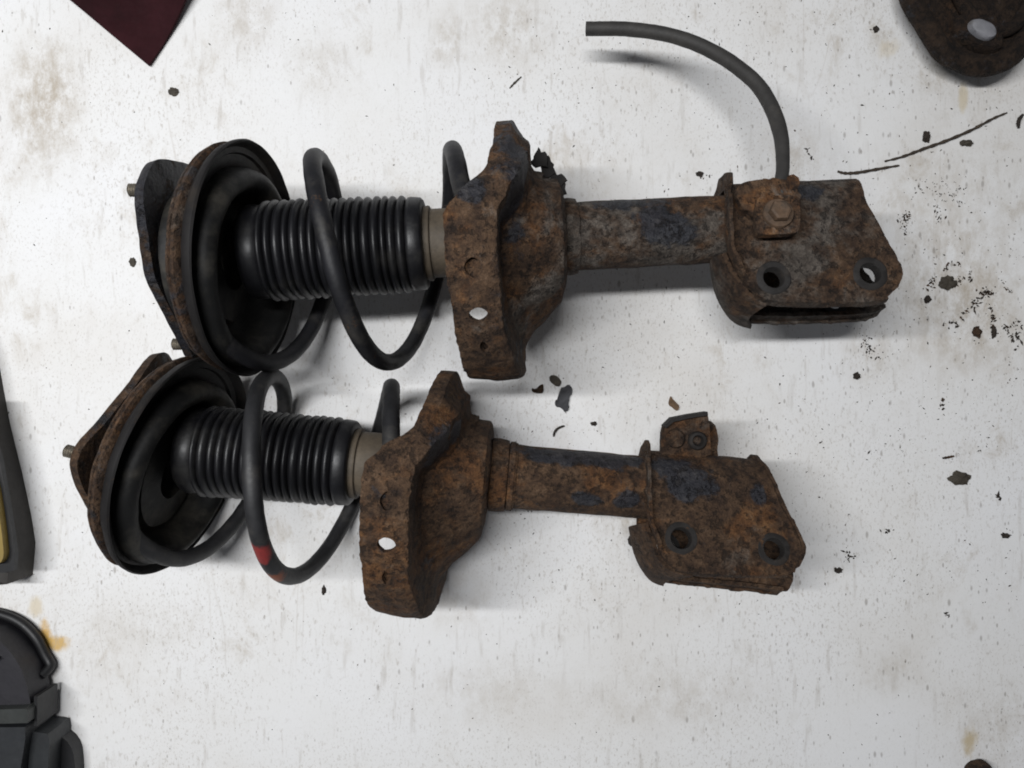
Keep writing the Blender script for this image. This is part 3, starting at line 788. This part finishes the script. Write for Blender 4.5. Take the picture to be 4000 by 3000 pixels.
for q in (0,):
    c = P(3842, 112, .034) - off
    Q = Matrix.Translation(c) @ Matrix.Rotation(R(-28), 4, 'Z') @ Matrix.Scale(1.75, 4, (1, 0, 0)) @ Matrix.Rotation(R(-90), 4, 'Y')
    revolve("pin_end", [(-.014, .0005), (-.014, .0062), (-.001, .0062), (.0012, .0054), (.0022, .0036), (.0026, .0005)], plain("worn_pale_steel", (.20, .20, .215), .5, .2, 120, .3, (.12, .11, .10), .4), ra, Q, seg=30, rough=.0003, rs=120)
    revolve("pin_boss", [(-.014, .0064), (-.014, .0125), (-.005, .0115), (-.0025, .0095), (-.003, .0064)], M_ARM, ra, Q, seg=30, rough=.0006, rs=90)

# case with a yellow lid, left edge
M_CASE = plain("dark_brown_plastic", (.022, .019, .016), .6, .3, 25, .25, (.05, .045, .038), .4)
M_BLK = plain("black_plastic", (.008, .008, .009), .5, .3, 30, .15)
M_YEL = plain("yellow_plastic", (.24, .165, .035), .55, .18, 20, .15, (.22, .16, .05), .3)
rc = root("tool_case", Z0(P(-120, 1900, 0)), "dark brown case with black trim and a yellow lid at the left edge", "tool case")
off = rc.matrix_world.translation
base = [P(x, y, 0) - off for x, y in ((-40, 1300), (0, 1440), (38, 1650), (88, 1850), (122, 2010), (140, 2120), (128, 2246), (80, 2250), (62, 2228), (-10, 2254), (-400, 2260), (-400, 1300))]
pl_ = [(p.x, p.y) for p in base]
cc = Vector((sum(p[0] for p in pl_) / len(pl_), sum(p[1] for p in pl_) / len(pl_)))
n = len(pl_)
rs_ = resample(pl_, .008); n = len(rs_)
vv = [(x, y, 0) for x, y in rs_] + [(x - .002, y, .026) for x, y in rs_] + [(x - .006, y + (.002 if y < 0 else -.002), .028) for x, y in rs_]
ff = [(i, (i + 1) % n, n + (i + 1) % n, n + i) for i in range(n)] + [(n + i, n + (i + 1) % n, 2 * n + (i + 1) % n, 2 * n + i) for i in range(n)] + [tuple(range(2 * n, 3 * n)), tuple(range(n - 1, -1, -1))]
mk("case_body", vv, ff, M_CASE, rc, 40, .0003, 40)
tr_ = [P(x, y, .032) - off for x, y in ((-300, 1500), (-70, 1560), (-8, 1800), (28, 2010), (52, 2170), (46, 2232), (10, 2240), (-300, 2236))]
sheet("black_trim", [(p.x, p.y) for p in tr_], [], lambda a, b: Vector((a, b, .030)), .004, .008, M_BLK, rc, .0002, 40)
yl = [P(x, y, .036) - off for x, y in ((-300, 1700), (-60, 1760), (-32, 1860), (-14, 1930), (16, 2150), (10, 2190), (-10, 2206), (-300, 2212))]
sheet("yellow_lid", chaikin([(p.x, p.y) for p in yl], 1), [], lambda a, b: Vector((a, b, .036)), .007, .008, M_YEL, rc, .0002, 40)

# black power tool, lower left
M_TOOL = plain("charcoal_plastic", (.014, .013, .017), .55, .25, 40, .2, (.022, .021, .024), .4)
M_GRN = plain("grey_green_plastic", (.030, .033, .031), .5, .25, 40, .2, (.02, .023, .02), .4)
rp = root("power_tool", Z0(P(60, 2800, 0)), "black and grey-green plastic power tool in the lower left corner", "power tool")
def tp(name, pts, h0, h1, m, sm=1): return prism(name, [(x - 3000 * h1 if x > 0 else x, y) for x, y in pts], h0, h1, m, rp, sm=sm, rough=.0004, sp=.005)
tp("guard", [(-200, 2440), (30, 2462), (110, 2520), (168, 2600), (196, 2680), (214, 2772), (-200, 2790)], .006, .030, M_TOOL)
tp("guard_hub", [(-200, 2580), (0, 2560), (34, 2620), (40, 2690), (20, 2750), (-200, 2760)], .030, .036, M_BLK)
tp("cross_bar", [(-200, 2776), (60, 2774), (214, 2768), (224, 2776), (222, 2824), (60, 2828), (-200, 2832)], .006, .038, M_GRN, 0)
tp("bar_end", [(222, 2720), (236, 2722), (234, 2838), (224, 2838)], .006, .030, M_BLK, 0)
tp("motor_housing", [(-200, 2842), (205, 2840), (207, 2880), (190, 2990), (180, 3120), (-200, 3120)], .004, .036, plain("dark_slate_plastic", (.022, .024, .027), .5, .25, 40, .2, (.016, .017, .017), .4), 0)
tp("housing_flange", [(204, 2856), (270, 2868), (276, 2900), (266, 3120), (186, 3120)], .002, .028, plain("slate_plastic", (.018, .020, .022), .5, .25, 40, .2), 0)
tp("rubber_foot", [(222, 2836), (262, 2866), (310, 2906), (328, 2960), (332, 3120), (250, 3120)], .0, .012, M_BLK)
ca = catmull([P(x, y, z) - rp.matrix_world.translation for x, y, z in ((-120, 2380, .006), (0, 2398, .006), (80, 2432, .006), (140, 2490, .006), (178, 2560, .005), (196, 2600, .006), (160, 2640, .012))], 8)
sweep("power_cord", ca, .0036, M_BLK, rp, 12)

# rusty knob, lower right
rk = sweep("rusty_lug", catmull([P(3814, 3000, .009), P(3822, 3016, .009), P(3836, 3065, .011), P(3856, 3150, .011)], 8), [.0045, .0070, .0082, .0090, .0095] + [.0100] * 20, rust("rust_lug", .4, .3, .3, .5, off=51), None, 24, .0009, 120)
tag(rk, "small brown rusty lug at the lower right corner", "metal lug")

# ------------------------------------------------------------------ debris
M_CRB = plain("dirt_crumb", (.026, .019, .014), .85, .5, 300, .4)
M_BRN = rust("rust_crumb", .6, .2, .1, .6, off=61)
M_TWIG = plain("dry_twig", (.045, .032, .022), .8, .4, 200, .4, (.09, .065, .04), .4)
M_GREY = plain("greasy_dirt", (.052, .043, .031), .75, .4, 250, .5)
def chip(name, pts, hz_, mat, label, cat, th=.0012, curl=.0, group=None):
    o = [P(x, y, 0) for x, y in pts]
    ol = [(p.x, p.y) for p in o]
    cx = sum(p[0] for p in ol) / len(ol); cy = sum(p[1] for p in ol) / len(ol)
    ob = sheet(name, chaikin(ol, 1), [], lambda a, b: Vector((a, b, hz_ + th + curl * ((a - cx) ** 2 + .4 * (b - cy) ** 2))), th, .0014, mat, None, .0006, 300, .0006)
    return tag(ob, label, cat, group)
z1 = lambda L: [(1900 + x / 3.687, 1350 + y / 3.687) for x, y in L]
chip("rubber_scrap", z1([(1065, 610), (1120, 600), (1168, 560), (1238, 610), (1228, 700), (1190, 742), (1182, 920), (1118, 955), (1092, 900), (990, 872), (980, 800), (1018, 790), (1042, 700)]), .0004, plain("scrap_rubber", (.020, .020, .024), .6, .4, 200, .4), "jagged black rubber scrap, largest between the two struts", "rubber scrap", .0018, 8)
chip("grey_chip", z1([(903, 440), (990, 415), (1072, 480), (1066, 585), (980, 575), (908, 525)]), .0003, M_GREY, "small oval grey-brown chip above the black rubber scrap", "chip", .0012, 6)
chip("rust_flake", z1([(655, 610), (700, 625), (780, 560), (825, 545), (830, 660), (790, 690), (655, 675)]), .0003, M_BRN, "reddish rust flake left of the black rubber scrap", "rust flake", .0014, 10)
chip("brown_flake", [(2614, 1560), (2619, 1546), (2630, 1562), (2655, 1588), (2646, 1606), (2630, 1594), (2610, 1582)], .0003, plain("ochre_flake", (.14, .085, .045), .8, .4, 200, .4), "thin ochre-brown flake above the lower strut's hose tab", "rust flake", .001, 30)
def lump(name, px, py, r, mat, label, cat, sx=1.0, sy=1.0, hh=.6, group=None, seed=0):
    c = P(px, py, 0); verts, faces = [], []
    bm = bmesh.new(); bmesh.ops.create_icosphere(bm, subdivisions=3, radius=1.0)
    rr = r * K
    for v in bm.verts:
        k = 1 + .55 * noise.fractal(v.co * 1.6 + Vector((seed * 3.1, 1, 2)), .8, 2, 4)
        v.co = Vector((v.co.x * rr * sx * k, v.co.y * rr * sy * k, max(v.co.z * rr * hh * k, -rr * hh * .35) + rr * hh * .30))
    vs_ = [v.co.copy() for v in bm.verts]; fs_ = [tuple(v.index for v in f.verts) for f in bm.faces]; bm.free()
    o = mk(name, vs_, fs_, mat, None, 60); o.location = c
    return tag(o, label, cat, group)
lump("dirt_lump", 3698, 1105, 27, M_GREY, "olive-brown oval dirt lump right of the upper strut's bracket", "dirt lump", 1.1, .95, .5, seed=1)
lump("dirt_lump", 3748, 1866, 34, M_GREY, "greenish grey crumbly lump far right of the lower strut", "dirt lump", 1.1, .75, .45, seed=2)
lump("black_crumb", 3345, 1468, 13, M_CRB, "square black crumb right between the two brackets", "crumb", 1, 1, .8, seed=3)
lump("black_crumb", 3621, 1170, 13, M_CRB, "black crumb just below the olive-brown dirt lump", "crumb", 1, 1, .8, seed=4)
lump("dirt_lump", 3812, 1298, 20, M_BRN, "reddish brown lump among streaky dirt at the right", "dirt lump", .8, 1.1, .6, seed=5)
lump("dirt_lump", 3880, 1300, 17, M_CRB, "dark upright lump beside the reddish brown lump at right", "dirt lump", .6, 1.3, .6, seed=15)
lump("dirt_lump", 3274, 2228, 13, M_CRB, "dark crumb low right of the lower strut's bracket", "crumb", 1.1, .9, .6, seed=6)
lump("black_crumb", 3927, 2092, 13, M_CRB, "glossy black crumb alone near the right edge", "crumb", 1.2, .8, .7, seed=7)
lump("black_crumb", 2464, 2112, 15, M_CRB, "black shard left of the lower strut's bracket", "crumb", .7, 1.2, .7, seed=8)
lump("dirt_lump", 3616, 536, 19, M_CRB, "dark knobbly dirt lump just above the long twig", "dirt lump", .75, 1.1, .6, seed=9)
lump("dirt_lump", 3772, 560, 19, M_GREY, "brown dirt lump just below the long twig", "dirt lump", 1.2, .7, .6, seed=10)
lump("black_crumb", 3421, 115, 11, M_CRB, "round black crumb left of the dark arm end", "crumb", 1, 1, .8, seed=11)
lump("black_crumb", 2318, 1655, 11, M_CRB, "small grey-black crumb above the lower strut's tube", "crumb", 1, .8, .8, seed=12)
lump("black_crumb", 2732, 680, 11, M_CRB, "paired black crumb above the upper strut's tube", "crumb", 1.1, .9, .8, seed=13)
lump("black_crumb", 520, 1025, 17, M_GREY, "soft grey-brown smudge of dirt left of the upper mount", "dirt lump", .8, 1, .25, seed=14)
lump("black_crumb", 680, 360, 18, M_GREY, "grey dirt crumb below the maroon sheet corner", "crumb", 1.2, .8, .3, seed=16)
lump("black_crumb", 1265, 2305, 12, M_CRB, "dark crumb below the lower strut's coil spring", "crumb", .7, 1.3, .5, seed=17)
def twig(name, pts, r, label, mat=M_TWIG, cat="twig"):
    c = catmull([P(x, y, z) for x, y, z in pts], 8)
    n = len(c)
    rr = [r * (.25 + .75 * math.sin(math.pi * (.06 + .88 * i / (n - 1))) ** .5) * (1 + .2 * math.sin(i * 1.7)) for i in range(n)]
    return tag(sweep(name, c, rr, mat, None, 8, .0002, 400), label, cat)
twig("dry_twig", [(3456, 630, .001), (3530, 610, .0018), (3610, 580, .002), (3700, 548, .002), (3800, 505, .002), (3880, 462, .0018), (3933, 441, .001)], .0011, "long thin curved dry twig at the upper right")
twig("dry_twig", [(3272, 669, .001), (3300, 676, .0015), (3350, 674, .0018), (3430, 660, .0016), (3513, 646, .001)], .0011, "short dry twig touching the upper strut's bracket corner")
twig("wood_splinter", [(3682, 1790, .001), (3705, 1786, .0012), (3726, 1782, .001)], .0010, "tiny wood splinter above the greenish grey lump", M_BRN, "splinter")
twig("curled_fibre", [(2163, 1705, .0008), (2166, 1690, .0012), (2176, 1676, .0012), (2190, 1668, .001), (2205, 1664, .0008)], .0010, "curled dark fibre below the black rubber scrap", M_CRB, "fibre")
twig("curled_fibre", [(3996, 448, .001), (3984, 462, .002), (3978, 482, .002), (3980, 500, .001)], .0014, "short dark curl at the right edge beside the long twig", M_CRB, "fibre")
twig("thin_splinter", [(1990, 345, .0006), (2008, 325, .0009), (2036, 300, .0006)], .0007, "hair-thin dark splinter above the upper perch", M_GREY, "splinter")

# loose grit, too much to count
def grit(name, pts, mat, label):
    verts, faces = [], []
    oct_f = [(0, 2, 4), (2, 1, 4), (1, 3, 4), (3, 0, 4), (2, 0, 5), (1, 2, 5), (3, 1, 5), (0, 3, 5)]
    for (x, y, s) in pts:
        b = len(verts); a = random.random() * 6.28; s *= .78; st = random.choice((.8, 1.2, 1.7, 2.6))
        for q in ((1, 0, 0), (-1, 0, 0), (0, 1, 0), (0, -1, 0), (0, 0, 1), (0, 0, -1)):
            k = random.uniform(.6, 1.25)
            lx, ly, lz = q[0] * s * st * k, q[1] * s * k, q[2] * s * .6 * k
            verts.append((x + lx * math.cos(a) - ly * math.sin(a), y + lx * math.sin(a) + ly * math.cos(a), s * .35 + lz))
        faces += [tuple(b + i for i in f) for f in oct_f]
    o = mk(name, verts, faces, mat, None, 0)
    return tag(o, label, "grit", kind="stuff")
random.seed(11)
g1, g2 = [], []
def put(px, py, s, lst):
    p = P(px, py); lst.append((p.x, p.y, s * K))
for _ in range(2600):
    px, py = random.uniform(3200, 4010), random.uniform(380, 2350)
    d = noise.noise(Vector((px / 130, py / 130, 0))) + .25 - abs(py - 1150) / 1900
    if random.random() < max(.04, d): put(px, py, random.choice((1.2, 1.4, 1.7, 2.0, 2.4, 3.0, 4.2)) * random.uniform(.7, 1.2), g1 if random.random() < .5 else g2)
for _ in range(700):
    px, py = random.uniform(1900, 4000), random.uniform(0, 2400)
    put(px, py, random.uniform(1.2, 3.6), g1 if random.random() < .6 else g2)
for _ in range(420):
    px, py = random.uniform(0, 4000), random.uniform(0, 3000)
    put(px, py, random.uniform(1.2, 3.4), g1 if random.random() < .5 else g2)
# streaks and clusters of dirt
for (path, n, wd, smax) in (([(3690, 1280), (3760, 1250), (3815, 1180), (3835, 1140), (3885, 1145)], 90, 9, 8), ([(3870, 1190), (3880, 1260), (3885, 1310)], 34, 7, 7), ([(3920, 1270), (3935, 1300), (3952, 1318)], 22, 4, 6),
                            ([(3730, 1110), (3770, 1080), (3800, 1078)], 40, 8, 6), ([(3620, 1130), (3650, 1105), (3640, 1080)], 30, 8, 6), ([(3372, 1310), (3385, 1345), (3415, 1400)], 40, 12, 6), ([(3535, 840), (3530, 870), (3540, 905)], 46, 14, 6),
                            ([(3570, 740), (3660, 740), (3720, 760), (3770, 800)], 70, 26, 4), ([(3670, 770), (3665, 830), (3670, 870)], 30, 12, 5), ([(3680, 1560), (3678, 1580), (3680, 1600)], 14, 5, 9), ([(3740, 1020), (3700, 1040), (3690, 1050)], 20, 8, 6),
                            ([(3310, 2150), (3320, 2170), (3300, 2185), (3335, 2180)], 20, 10, 7), ([(3455, 2078), (3482, 2075)], 10, 5, 8), ([(3960, 1250), (3985, 1300), (3975, 1340)], 46, 16, 7), ([(3892, 1935), (3905, 1950)], 8, 4, 8),
                            ([(2720, 678), (2745, 690), (2770, 680)], 14, 8, 6), ([(3900, 1080), (3930, 1130), (3955, 1145)], 20, 3, 4), ([(3690, 2392), (3710, 2415)], 9, 4, 7), ([(3140, 580), (3165, 610), (3180, 625)], 12, 5, 6), ([(2000, 1880), (2050, 1990), (2060, 2010)], 8, 12, 6)):
    for _ in range(n):
        k = random.random() * (len(path) - 1); i = int(k); f = k - i
        px = path[i][0] + (path[i + 1][0] - path[i][0]) * f + random.gauss(0, wd); py = path[i][1] + (path[i + 1][1] - path[i][1]) * f + random.gauss(0, wd)
        put(px, py, random.uniform(1.5, smax), g1 if random.random() < .65 else g2)
grit("loose_grit", g1, M_CRB, "fine black grit scattered over the white board")
grit("rust_grit", g2, M_BRN, "fine brown rust grit scattered over the white board")
